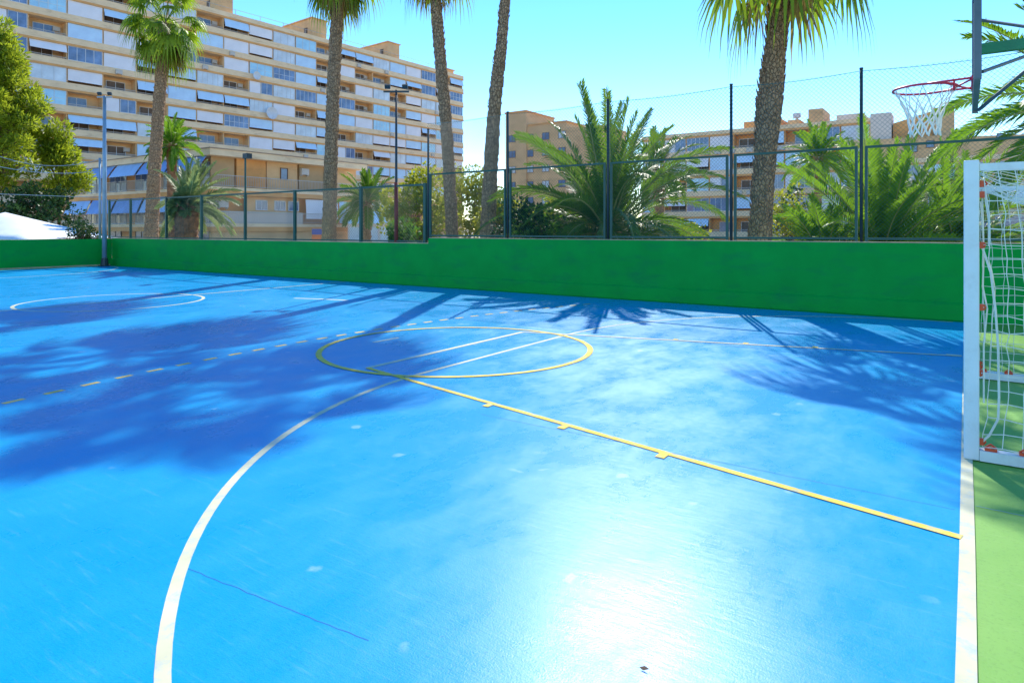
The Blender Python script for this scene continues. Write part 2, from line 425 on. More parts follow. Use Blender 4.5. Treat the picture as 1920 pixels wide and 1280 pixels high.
# ------------------------------------------------------------------ goal
g = thing('handball_goal', 'white painted steel goal with a loose white net on the goal line', 'goal', (.035, 0, 0))
GH = 2.08; pw = .045
for yy in (P1Y, P2Y):
    b = MB(); b.box(-pw, pw, yy - pw, yy + pw, .003, GH); o = obj('post', b, M['goal_white'], g)
    mo = o.modifiers.new('b', 'BEVEL'); mo.width = .008; mo.segments = 2
b = MB(); b.box(-pw + .002, pw - .002, P1Y + pw + .001, P2Y - pw - .001, GH - .09, GH - .001); obj('crossbar', b, M['goal_white'], g)
for yy in (P1Y, P2Y):
    b = MB(); b.box(pw + .001, .95, yy - .025, yy + .025, GH - .075, GH - .025); b.bar((.95, yy, GH - .06), (1.12, yy, .03), .045); obj('side_bar', b, M['goal_white'], g)
    b = MB(); b.box(pw + .001, 1.15, yy - .043, yy + .043, .004, .075); obj('base_bar', b, M['goal_white'], g)
b = MB(); b.box(1.151, 1.20, P1Y, P2Y, .012, .07); obj('rear_bar', b, M['goal_white'], g)
rnd = random.Random(5)
def net_patch(fn, nu, nv, r, jit, drop=0.0):
    mb = MB(); P = [[fn(i / nu, j / nv) + Vector((rnd.gauss(0, jit), rnd.gauss(0, jit), rnd.gauss(0, jit))) for j in range(nv + 1)] for i in range(nu + 1)]
    for i in range(nu + 1):
        if rnd.random() > drop: mb.tube([P[i][j] for j in range(nv + 1)], r, 4, False)
    for j in range(nv + 1):
        if rnd.random() > drop: mb.tube([P[i][j] for i in range(nu + 1)], r, 4, False)
    return mb
def side(yy):
    def fn(u, v):
        z = .09 + v * (GH - .17); xr = 1.1 - .17 * v
        bulge = .05 * math.sin(math.pi * v) 
        return Vector((.07 + bulge * (1 - u) + u * (xr - .07), yy + .03 * math.sin(5 * v), z))
    return fn
NET = [net_patch(side(P1Y), 10, 19, .0036, .006), net_patch(side(P2Y), 10, 19, .0032, .006),
       net_patch(lambda u, v: Vector((1.12 - .17 * v, P1Y + u * (P2Y - P1Y), .08 + v * (GH - .14) - .0 )), 24, 16, .0032, .006),
       net_patch(lambda u, v: Vector((.06 + .88 * v, P1Y + u * (P2Y - P1Y), GH - .06 - .22 * math.sin(math.pi * v) * (.35 + .65 * math.sin(math.pi * u)))), 24, 8, .0032, .006)]
b = MB()
for n_ in NET: b.add(n_.v, n_.f)
nt_ = obj('net', b, M['net_white'], g)
def cord(pts, r=.008):
    b = MB(); b.tube(pts, r, 6); obj('net_cord', b, M['net_white'], g)
yy = P1Y - .01
cord([(.075, yy, GH - .22), (.10, yy, GH - .42), (.10, yy + .01, GH - .60), (.055, yy, 1.50), (.11, yy, 1.30), (.135, yy, 1.05), (.15, yy, .8), (.155, yy, .45), (.15, yy, .30), (.10, yy, .18), (.06, yy, .13)])
cord([(.06, yy + .02, GH - .2), (.065, yy + .02, 1.7), (.07, yy + .02, 1.45), (.065, yy + .02, 1.2), (.09, yy + .02, 1.05), (.07, yy, .8), (.07, yy, .4)], .006)
cord([(.10, P2Y, 1.9), (.13, P2Y, 1.4), (.12, P2Y, .9), (.14, P2Y, .4)], .007)
for z, dx, yy in ((1.915, .02, P1Y), (1.84, .018, P1Y), (1.49, .012, P1Y), (1.06, .012, P1Y), (.13, .012, P1Y), (.60, .0, P1Y + .02), (.66, .0, P1Y + .02), (1.55, .01, P2Y), (1.0, .01, P2Y), (.5, .01, P2Y), (.2, .01, P2Y)):
    b = MB(); b.box(pw + .001, pw + .012 + dx, yy - .02, yy + .012, z - .022, z + .022); b.tube([(pw + .012 + dx, yy - .004, z - .018), (pw + .024 + dx, yy - .004, z), (pw + .012 + dx, yy - .004, z + .018)], .006, 6)
    obj('net_clip', b, M['clip'], g)
for x, yy in ((.11, P1Y), (.30, P1Y + .01), (.12, P2Y), (.34, P2Y), (.62, P2Y)):
    b = MB(); b.box(x - .035, x + .035, yy - .03, yy + .03, .076, .094); b.tube([(x - .03, yy, .094), (x, yy, .118), (x + .03, yy, .094)], .007, 6)
    obj('net_clip', b, M['clip'], g)

# ------------------------------------------------------------------ basketball stand
BY = 6.92; RZ = 2.85; BX = .075
t = thing('basketball_hoop', 'basketball hoop with a red ring and white net seen edge on behind the goal', 'basketball hoop', (1.95, BY, 0))
def lo(p): return (p[0] - 1.95, p[1] - BY, p[2])
def lb(b): 
    b.v = [lo(p) for p in b.v]; return b
y0, y1 = BY - .88, BY + .88; zb, zt = 2.76, 3.82
b = MB(); b.box(BX - .008, BX + .012, y0 + .03, y1 - .03, zb + .03, zt - .03); obj('backboard', lb(b), M['board'], t)
b = MB()
for yy in (y0, y1): b.box(BX - .022, BX + .026, yy - .02, yy + .02, zb - .035, zt)
b.box(BX - .02, BX + .024, y0 + .021, y1 - .021, zb - .01, zb + .029); b.box(BX - .02, BX + .024, y0 + .021, y1 - .021, zt - .029, zt - .001)
obj('board_frame', lb(b), M['board_frame'], t)
b = MB(); b.tube([(1.95, BY, 0), (1.95, BY, 3.25)], .09, 14); b.tube([(1.95, BY, 3.25), (1.95, BY, 3.28)], .1, 14); obj('pole', lb(b), M['arm_green'], t, True)
b = MB(); b.bar((BX + .03, BY, 3.14), (1.86, BY, 3.14), .07, .085); obj('arm', lb(b), M['arm_green'], t)
for a_, c_, r_ in (((BX + .03, y1 - .02, 2.75), (.60, BY + .03, 3.09), .017), ((BX + .03, y0 + .02, 2.78), (.60, BY - .03, 3.09), .014),
                   ((BX + .03, y1 - .02, 3.62), (.66, BY + .03, 3.20), .015), ((BX + .03, y0 + .02, 3.62), (.66, BY - .03, 3.20), .015)):
    b = MB(); b.tube([a_, c_], r_, 7); obj('strut', lb(b), M['board_frame'], t)
RX = -.30; RR = .245
b = MB(); ring = [(RX + RR * math.cos(a), BY + RR * math.sin(a), RZ) for a in [2 * math.pi * i / 36 for i in range(37)]]
b.tube(ring, .0105, 8, False)
for s in (-1, 1):
    b.tube([(BX - .03, BY + s * .235, RZ + .012), (RX, BY + s * .243, RZ)], .0095, 8)
    b.tube([(BX - .03, BY + s * .235, RZ), (RX + .17, BY - s * .18, RZ - .005)], .008, 8)
b.box(BX - .034, BX - .024, BY - .25, BY + .25, RZ - .012, RZ + .03)
b.tube([(RX + .22, BY - .12, RZ - .06), (RX + .22, BY - .12, RZ + .02)], .01, 8)
obj('ring', lb(b), M['ring_red'], t, True)
b = MB(); n = 12
def npt(a, k):
    rad = [RR, RR * .72, RR * .55, RR * .50, RR * .49, RR * .47][k]; z = RZ - [0, .12, .21, .28, .35, .41][k]
    return Vector((RX + rad * math.cos(a) + rnd.gauss(0, .006), BY + rad * math.sin(a) + rnd.gauss(0, .006), z + rnd.gauss(0, .008)))
for i in range(n):
    for sg in (1, -1):
        b.tube([npt(2 * math.pi * (i + sg * .5 * k) / n, k) for k in range(6)], [.004, .004, .0065, .0075, .0075, .007], 5)
obj('hoop_net', lb(b), M['net_white'], t)

# a small dry leaf lying on the court
p = gnd(1207, 1256)
b = MB(); b.add([(-.018, 0, .006), (0, -.007, .004), (.022, .002, .012), (0, .009, .012)], [(0, 1, 2, 3)])
tag(obj('dry_leaf', b, M['bark'], loc=(p.x, p.y, 0)), 'tiny dry brown leaf lying on the bright glare of the blue court', 'leaf')

# ------------------------------------------------------------------ palms
G = Vector((0, 0, -1))
def trunk_mesh(path, radii, rnd, boots=0, bl=.12, n=14, ring=.09):
    path = [Vector(p) for p in path]
    # resample
    seg = [(path[i + 1] - path[i]).length for i in range(len(path) - 1)]; tot = sum(seg)
    N = int(tot / ring); pts = []; rr = []
    def smooth(i, t, arr):
        p0 = arr[max(i - 1, 0)]; p1 = arr[i]; p2 = arr[i + 1]; p3 = arr[min(i + 2, len(arr) - 1)]
        return .5 * ((2 * p1) + (p2 - p0) * t + (2 * p0 - 5 * p1 + 4 * p2 - p3) * t * t + (3 * p1 - p0 - 3 * p2 + p3) * t ** 3)
    for k in range(N + 1):
        d = tot * k / N; i = 0
        while i < len(seg) - 1 and d > seg[i]: d -= seg[i]; i += 1
        tt = min(1, d / seg[i])
        pts.append(smooth(i, tt, path)); rr.append(radii[i] + (radii[i + 1] - radii[i]) * tt)
    mb = MB(); b0 = 0
    rr2 = [r * (1 + .05 * (k % 2) + rnd.uniform(-.04, .04)) for k, r in enumerate(rr)]
    mb.tube(pts, rr2, n)
    for i in range(len(mb.v)):
        v = Vector(mb.v[i]); k = noise.noise(v * 5) * .025 + noise.noise(v * 17) * .018
        c = pts[min(i // n, len(pts) - 1)]; d = v - c
        if d.length > 1e-6: mb.v[i] = tuple(v + d.normalized() * k)
    for _ in range(boots):
        f = rnd.random() ** .8; k = min(len(pts) - 2, int(f * (len(pts) - 1))); a = rnd.uniform(0, 2 * math.pi)
        d = Vector((math.cos(a), math.sin(a), 0)); s_ = Vector((-d.y, d.x, 0)); c = pts[k] + d * (rr[k] * .95)
        w_ = rnd.uniform(.03, .06); l = bl * rnd.uniform(.5, 1.1) * (.5 + f)
        up = Vector((0, 0, 1)); o = c + d * (l * .32) + up * l
        mb.add([c - s_ * w_, c + s_ * w_, o + s_ * w_ * .5, o - s_ * w_ * .5, c + d * .035 + up * .0, ], [(0, 1, 2, 3), (4, 0, 3), (1, 4, 2), (4, 3, 2)])
    return mb, pts[-1]
def fan_leaf(mb, base, az, el, lp, rb, rnd, droop, nseg=22):
    d = Vector((math.cos(az) * math.cos(el), math.sin(az) * math.cos(el), math.sin(el)))
    pts = []; p = Vector(base); n = 5; dd = d.copy()
    for i in range(n + 1):
        pts.append(p.copy()); p = p + dd * (lp / n); dd = (dd + G * droop * .13).normalized()
    mb.tube(pts, [.022, .02, .018, .016, .014, .012], 4, False)
    hub = pts[-1]; d = dd
    side = d.cross(Vector((0, 0, 1)))
    if side.length < .1: side = Vector((1, 0, 0))
    side.normalize(); nrm = side.cross(d).normalized()
    tw = rnd.uniform(-.5, .5); side, nrm = side * math.cos(tw) + nrm * math.sin(tw), nrm * math.cos(tw) - side * math.sin(tw)
    for k in range(nseg):
        a = R(-125 + 250 * k / (nseg - 1)) + rnd.uniform(-.03, .03)
        s = d * math.cos(a) + side * math.sin(a); r = rb * (.72 + .28 * math.cos(a * .8)) * rnd.uniform(.9, 1.08)
        wv = (nrm.cross(s)).normalized(); fold = nrm * (.02 if k % 2 else -.02)
        q = [hub, hub + s * r * .38 + nrm * .06 * rb + fold, hub + s * r * .70 + G * (.07 + .10 * droop) * r + fold, hub + s * r * .90 + G * (.28 + .22 * droop) * r, hub + s * r * .98 + G * (.55 + .3 * droop) * r]
        ww = [.006, .062 * rb, .040 * rb, .016 * rb, .002]
        vs = []
        for qq, w1 in zip(q, ww): vs += [qq - wv * w1, qq + wv * w1]
        mb.add(vs, [(0, 1, 3, 2), (2, 3, 5, 4), (4, 5, 7, 6), (6, 7, 9, 8)])
def fan_palm(label, path, radii, seed, nleaf=46, lp=1.1, rb=1.0, dead=8, boots=160, group='tall fan palms behind the court wall', bl=.12, low=-62):
    rnd = random.Random(seed); base = path[0]
    t = thing('fan_palm', label, 'palm tree', (base[0], base[1], 0), 0, group)
    loc = [Vector(p) - Vector((base[0], base[1], 0)) for p in path]
    mb, top = trunk_mesh(loc, radii, rnd, boots, bl); obj('trunk', mb, M['trunk'], t)
    mb = MB()
    for i in range(nleaf):
        f = (i + .5) / nleaf; el = R(82 - (82 - low) * f ** .85) + rnd.uniform(-.12, .12); az = i * 2.39996 + rnd.uniform(-.25, .25)
        fan_leaf(mb, top + Vector((math.cos(az), math.sin(az), 0)) * .12 + Vector((0, 0, .25 - .5 * f)), az, el, lp * rnd.uniform(.85, 1.15), rb * rnd.uniform(.85, 1.1), rnd, .35 + .75 * f)
    obj('crown', mb, M['fan'], t)
    mb = MB()
    for i in range(dead):
        az = rnd.uniform(0, 6.28)
        fan_leaf(mb, top + Vector((math.cos(az), math.sin(az), 0)) * .15 + Vector((0, 0, -.45)), az, R(rnd.uniform(-72, -40)), lp * .75, rb * .8, rnd, 1.5, 14)
    if dead: obj('dry_fronds', mb, M['fan_dead'], t)
    return t
def frond(mb, rb, base, az, el, L, rnd, droop, lf=.42, nl=46, width=.019):
    d = Vector((math.cos(az) * math.cos(el), math.sin(az) * math.cos(el), math.sin(el))); p = Vector(base); n = 14; pts = []; ds = []
    sidev = Vector((-math.sin(az), math.cos(az), 0)); bend = rnd.uniform(-.05, .05)
    for i in range(n + 1):
        pts.append(p.copy()); ds.append(d.copy()); p = p + d * (L / n); d = (d + G * droop * (.04 + .10 * (i / n)) + sidev * bend * .5).normalized()
    rb.tube(pts, [max(.005, .03 * (1 - i / n) + .004) for i in range(n + 1)], 4, False)
    tw = rnd.uniform(-.7, .7)
    for k in range(nl):
        f = .12 + .88 * (k + .5) / nl; x = f * n; i = min(n - 1, int(x)); u = x - i
        c = pts[i].lerp(pts[i + 1], u); dd = ds[i].lerp(ds[min(n, i + 1)], u).normalized()
        s = dd.cross(Vector((0, 0, 1)));
        if s.length < .05: s = sidev.copy()
        s.normalize(); nn = s.cross(dd).normalized()
        s2 = s * math.cos(tw) + nn * math.sin(tw); nn2 = nn * math.cos(tw) - s * math.sin(tw)
        ll = lf * (math.sin(math.pi * (.15 + .78 * f)) ** .6) * rnd.uniform(.85, 1.12)
        for sg in (-1, 1):
            q = (dd * (.62 + .5 * f) + s2 * sg * (1.0 - .35 * f) + nn2 * rnd.uniform(.12, .5)).normalized()
            tip = c + q * ll + G * ll * rnd.uniform(.05, .28); m_ = c + q * ll * .45
            wv = dd.cross(q).cross(q).normalized() * width
            mb.add([c - wv * .5, c + wv * .5, m_ + wv, tip, m_ - wv], [(0, 1, 2, 4), (4, 2, 3)])
def date_palm(label, base, cz, L, seed, nf=44, mat='date', lf=.42, rt=.28, group=None, low=-25, trunkm='trunk', nl=46, width=.019, droop=1.0, dead=0, top=86, azr=None, name='date_palm', wide=1.0):
    rnd = random.Random(seed)
    t = thing(name, label, 'palm tree', (base[0], base[1], 0), 0, group)
    mb, tp = trunk_mesh([(0, 0, -.1), (rnd.uniform(-.05, .05), 0, cz * .5), (0, 0, cz)], [rt * 1.15, rt, rt * 1.1], rnd, int(60 + 120 * cz * rt), .16)
    obj('trunk', mb, M[trunkm], t)
    mb = MB(); rb = MB()
    for i in range(nf):
        f = (i + .5) / nf; el = R(top - (top - low) * f ** .9) + rnd.uniform(-.1, .1); az = i * 2.39996 + rnd.uniform(-.3, .3)
        if azr: az = azr[0] + (azr[1] - azr[0]) * rnd.random()
        Lf = L * rnd.uniform(.82, 1.1)
        if math.sin(az) < 0: Lf = min(Lf, max(.5, (base[1] - YW - .35) / max(.05, -math.sin(az) * max(.5, math.cos(el * .8)))))
        frond(mb, rb, Vector((math.cos(az) * .1, math.sin(az) * .1, cz + .1 - .25 * f)), az, el, Lf, rnd, droop * (.45 + .8 * f), lf, nl, width)
    obj('crown', mb, M[mat], t); obj('frond_stalks', rb, M['rachis'], t)
    return t
def ppath(pts, D, dd=None):
    out = []
    for i, (px, py) in enumerate(pts):
        d = D + (dd[i] if dd else 0); z = zat(py, d) if py is not None else -.1
        out.append(at(px, d, z))
    return out
fan_palm('leftmost tall fan palm, its whole crown in view before the big apartment block', ppath([(281, None), (284, 430), (291, 300), (301, 160), (309, 45)], 32.9), [.38, .32, .28, .27, .25], 11, 36, 1.25, 1.0, 12, 260)
fan_palm('second tall fan palm from the left, straight trunk cutting the apartment block', ppath([(616, None), (617, 440), (622, 250), (628, 110), (638, -78)], 25.3), [.32, .27, .24, .235, .22], 12, 36, 1.1, .95, 12, 260)
fan_palm('slender fan palm leaning left, its trunk at the right end of the big block', ppath([(850, None), (848, 440), (836, 230), (823, 80), (809, -120)], 21.8), [.24, .205, .19, .185, .17], 13, 28, 1.05, .95, 12, 320)
fan_palm('tallest fan palm leaning right, only its bare trunk in view against the sky', ppath([(912, None), (914, 440), (926, 220), (944, 40), (963, -190)], 20.7), [.28, .24, .21, .165, .15], 14, 28, 1.0, .95, 5, 320)
fan_palm('thick shaggy fan palm on the right with drooping fronds near the basketball hoop', ppath([(1423, None), (1425, 440), (1434, 300), (1443, 190), (1455, 80), (1471, -125)], 16.3), [.29, .265, .245, .30, .235, .215], 15, 24, 1.55, 1.15, 4, 900, bl=.2, low=-42)

p = at(1140, 18.9); date_palm('large dark green date palm with arching fronds behind the middle of the fence', p, 1.5, 3.9, 21, 70, 'date', .50, .34, low=0, droop=1.5, nl=62, width=.022, top=88)
p = at(1655, 20.0); date_palm('bright green young date palm right behind the framed fence panel', p, .7, 3.9, 22, 60, 'date_bright', .58, .26, low=10, droop=.85, nl=52, width=.026)
p = at(1785, 21.0); date_palm('second bright green date palm, half hidden by the goal post', p, .8, 3.5, 23, 50, 'date_bright', .52, .26, low=0, droop=1.0, nl=50, width=.024)
p = at(1540, 20.0); date_palm('low green date palm with spreading fronds right of the shaggy fan palm', p, .5, 2.0, 33, 40, 'date_bright', .46, .24, low=-5, droop=1.1, nl=46, width=.024)
p = at(2050, 14.6); date_palm('date palm at the right edge, only its frond tips hanging into view', p, 4.5, 3.3, 24, 36, 'date_bright', .52, .28, low=-35, droop=1.0, nl=62, width=.026)
p = at(350, 27.0); date_palm('pale grey green date palm with a reddish stumpy trunk beside the tan building', p, 2.55, 2.15, 25, 60, 'date_pale', .38, .42, trunkm='trunk_red', low=-12, droop=1.0, nl=44, width=.024)
p = at(322, 47.0); date_palm('small bright palm with a short orange trunk before the big apartment block', p, 7.6, 2.1, 26, 40, 'date_bright', .45, .30, trunkm='trunk_red', low=-40, droop=1.1, nl=30, width=.035)
p = at(688, 27.0); date_palm('small green date palm beside the floodlight mast', p, 2.75, 1.35, 27, 40, 'date', .32, .16, low=-30, droop=1.1, nl=34, width=.018)
p = at(1535, 45.0); date_palm('slim yellow green palm far behind the fence between the two date palms', p, 6.4, 2.6, 28, 34, 'date_bright', .6, .22, low=-35, droop=1.1, nl=30, width=.045)
p = at(1235, 34.0); date_palm('distant dull green palm right of the large date palm', p, 4.7, 2.3, 29, 30, 'date', .5, .25, low=-35, droop=1.2, nl=30, width=.03)

# ------------------------------------------------------------------ broadleaf trees, pine and bushes
def leafball(mb, c, r, n, s, rnd, flat=1.0, up=.3, wr=.35):
    for _ in range(n):
        while True:
            v = Vector((rnd.uniform(-1, 1), rnd.uniform(-1, 1), rnd.uniform(-1, 1)))
            if .15 < v.length < 1: break
        v = v.normalized() * (v.length ** .5)
        p = c + Vector((v.x * r, v.y * r, v.z * r * flat))
        d = (v + Vector((rnd.gauss(0, .6), rnd.gauss(0, .6), rnd.gauss(0, .6) + up))).normalized()
        q = d.cross(Vector((rnd.gauss(0, 1), rnd.gauss(0, 1), rnd.gauss(0, 1)))).normalized()
        l = s * rnd.uniform(.6, 1.3); w_ = l * wr * rnd.uniform(.8, 1.2)
        mb.add([p, p + d * l * .5 + q * w_, p + d * l, p + d * l * .5 - q * w_], [(0, 1, 2, 3)])
def tree(name, label, cat, base, h, rad, seed, mat, stems=1, leaf=.12, clumps=60, per=90, bottom=.3, crad=.45, group=None, shape='round', flat=.8, tr=.14):
    rnd = random.Random(seed)
    t = thing(name, label, cat, (base[0], base[1], 0), 0, group)
    tb = MB(); cb = MB(); ends = []
    for k in range(clumps):
        f = (k + .5) / clumps
        while True:
            v = Vector((rnd.uniform(-1, 1), rnd.uniform(-1, 1), rnd.uniform(-1, 1)))
            if v.length < 1: break
        z = h * (bottom + (1 - bottom) * (v.z * .5 + .5))
        prof = 1.0
        fz = (z / h - bottom) / (1 - bottom)
        if shape == 'pine': prof = .12 + 1.1 * (1 - fz) if fz > .12 else 1.0
        c = Vector((v.x * rad * prof, v.y * rad * prof, z))
        ends.append(c)
        leafball(cb, c, crad * rnd.uniform(.6, 1.25), int(per * rnd.uniform(.6, 1.3)), leaf, rnd, flat, .5 if shape == 'pine' else .3, .13 if shape == 'pine' else .35)
    roots = [Vector((rnd.uniform(-.3, .3), rnd.uniform(-.3, .3), 0)) if stems > 1 else Vector((0, 0, 0)) for _ in range(stems)]
    mids = []
    for r0 in roots:
        top = Vector((r0.x * 3 + rnd.uniform(-.2, .2) * rad, r0.y * 3 + rnd.uniform(-.2, .2) * rad, h * (.92 if shape == 'pine' else .6)))
        pts = [r0 + (top - r0) * (i / 6) + Vector((rnd.gauss(0, .03) * rad, rnd.gauss(0, .03) * rad, 0)) * (1 if i else 0) for i in range(7)]
        tb.tube(pts, [tr * (1 - .8 * i / 6) for i in range(7)], 8); mids.append(pts)
    for c in ends:
        pts = rnd.choice(mids); zt = min(max(c.z * .75, h * .15), pts[-1].z)
        a = min(pts, key=lambda q: abs(q.z - zt)); m_ = a.lerp(c, .5) + Vector((0, 0, .05 * h * rnd.random()))
        tb.tube([a, m_, c], [tr * .32, tr * .2, tr * .06], 5, False)
    obj('trunk', tb, M['bark'], t); obj('crown', cb, M[mat], t)
    return t
p = at(-8, 44); tree('pine_tree', 'bushy yellow green pine at the left edge behind the end wall', 'tree', p, 16.2, 3.9, 41, 'pine', 1, .36, 150, 200, .25, .72, shape='pine', flat=.6, tr=.28)
p = at(108, 47); tree('pine_tree', 'small lower pine just right of the big pine', 'tree', p, 9.2, 1.9, 42, 'pine', 1, .36, 50, 150, .42, .65, shape='pine', flat=.6, tr=.16)
p = at(75, 43); tree('broadleaf_tree', 'dark leafy tree behind the sagging green netting', 'tree', p, 4.6, 2.4, 43, 'bush_dark', 2, .22, 50, 110, .1, .7)
p = at(-4, 43); tree('shrub', 'light green shrub behind the netting at the left edge', 'shrub', p, 3.6, .9, 44, 'bush', 3, .16, 22, 90, .15, .4, tr=.05)
for px, D, h, rad, sd, lab in ((785, 23.5, 3.7, 1.25, 51, 'airy yellow green tree with thin stems left of the leaning trunks'), (878, 26.5, 4.1, 1.35, 52, 'airy yellow green tree standing between the two leaning fan palm trunks'), (945, 23.0, 2.7, .8, 53, 'small yellow green tree right of the tallest fan palm trunk')):
    p = at(px, D); tree('olive_tree', lab, 'tree', p, h, rad, sd, 'olive', 4, .12, 56, 130, .25, .42, group='airy yellow green trees behind the wall', tr=.05)
for px, D, h, rad, sd, mt, lab in (
    (1010, 19.4, 2.1, .75, 61, 'bush', 'bright green bush under the left fronds of the large date palm'),
    (1065, 20.5, 2.6, .9, 62, 'olive', 'yellowish bush behind the trunk of the large date palm'),
    (985, 19.6, 2.6, .7, 63, 'bush_dark', 'dark bush at the left end of the high fence'),
    (1255, 21.0, 2.0, .9, 64, 'olive', 'yellow green bush right of the large date palm'),
    (1470, 24.0, 3.1, 1.0, 65, 'olive', 'pale yellow green bush beside the shaggy fan palm'),
    (1500, 27.0, 3.5, 1.0, 68, 'bush_dark', 'grey green bush beneath the slim far palm'),
    (755, 20.2, 1.65, .22, 66, 'bush', 'small green bush at the foot of the floodlight mast'),
    (150, 36.0, 2.0, .8, 67, 'bush_dark', 'dark green bush left of the corner light pole')):
    p = at(px, D); tree('shrub', lab, 'shrub', p, h, rad, sd, mt, 4, .12, 26, 90, .12, .38, tr=.045)

# ------------------------------------------------------------------ buildings
def copy_obj(o, parent, loc, rz=0.0):
    c = o.copy(); COL.objects.link(c); c.parent = parent; c.location = loc; c.rotation_euler = (0, 0, rz); return c
class Facade:
    """bay kit: part meshes made once per size and shared by copies"""
    cache = {}
    @classmethod
    def get(k, key, fn):
        if key not in k.cache: k.cache[key] = fn()
        return k.cache[key]
def win_frame(wd, h, n, mid=False):
    b = MB(); f = .06
    b.box(0, wd, -.05, .03, 0, f); b.box(0, wd, -.05, .03, h - f, h)
    for i in range(n + 1):
        x = (wd - f) * i / n; b.box(x, x + f, -.048, .028, f + .002, h - f - .002)
    if mid: b.box(f + .002, wd - f - .002, -.03, .02, h * .42, h * .42 + .05)
    return b
def glazing(par, loc, rz, wd, h, n, gm, fm='frame', mid=False):
    me = Facade.get(('wf', round(wd, 2), round(h, 2), n, fm, mid), lambda: win_frame(wd, h, n, mid).mesh('window', M[fm]))
    w_ = link('window', me, par, loc, rz)
    def pane():
        b = MB(); b.box(.02, wd - .02, -.012, .012, .02, h - .02); return b.mesh('pane', M[gm])
    link('pane', Facade.get(('pn', round(wd, 2), round(h, 2), gm), pane), w_)
    return w_
def blind(par, loc, rz, wd, h, m, tilt=0.0, drop=1.0):
    def mk():
        b = MB(); n = 7; hh = h * drop
        for i in range(n):      # gently billowed slats of cloth, one sheet with thickness
            f0, f1 = i / n, (i + 1) / n
            z0, z1 = h - hh * f0, h - hh * f1; y0, y1 = -tilt * f0 - .03 * math.sin(3.14 * f0), -tilt * f1 - .03 * math.sin(3.14 * f1)
            b.add([(0, y0, z0), (wd, y0, z0), (wd, y1, z1), (0, y1, z1), (0, y0 + .03, z0), (wd, y0 + .03, z0), (wd, y1 + .03, z1), (0, y1 + .03, z1)],
                  [(3, 2, 1, 0), (4, 5, 6, 7), (0, 4, 7, 3), (1, 2, 6, 5)] + ([(2, 3, 7, 6)] if i == n - 1 else []) + ([(0, 1, 5, 4)] if i == 0 else []))
        b.box(-.02, wd + .02, -tilt - .05, -tilt + .05, h - hh - .06, h - hh - .002)
        return b.mesh('blind', M[m])
    return link('blind', Facade.get(('bl', round(wd, 2), round(h, 2), m, tilt, drop), mk), par, loc, rz)
def railing(par, loc, rz, wd, h, m='rail', st=.14):
    def mk():
        b = MB(); b.box(0, wd, -.03, .03, h - .05, h); b.box(0, wd, -.02, .02, .08, .12)
        n = int(wd / st)
        for i in range(n + 1):
            x = (wd - .025) * i / n; b.box(x, x + .025, -.012, .012, .121, h - .051)
        return b.mesh('railing', M[m])
    return link('railing', Facade.get(('rl', round(wd, 2), round(h, 2), m, st), mk), par, loc, rz)
def aircon(par, loc, rz):
    def mk():
        b = MB(); b.box(0, .8, -.3, 0, 0, .55); b.tube([(.28, -.301, .27), (.28, -.32, .27)], .2, 16); b.box(.05, .1, -.25, .02, -.12, -.002); b.box(.7, .75, -.25, .02, -.12, -.002)
        return b.mesh('air_conditioner', M['ac'])
    return link('air_conditioner', Facade.get('ac', mk), par, loc, rz)
def door(par, loc, rz, wd, h, gm='dark'):
    me = Facade.get(('df', wd, h), lambda: win_frame(wd, h, 2).mesh('balcony_door', M['frame']))
    o = link('balcony_door', me, par, loc, rz)
    def pane():
        b = MB(); b.box(.03, wd - .03, -.01, .01, .03, h - .03); return b.mesh('pane', M[gm])
    link('pane', Facade.get(('dp', wd, h, gm), pane), o); return o

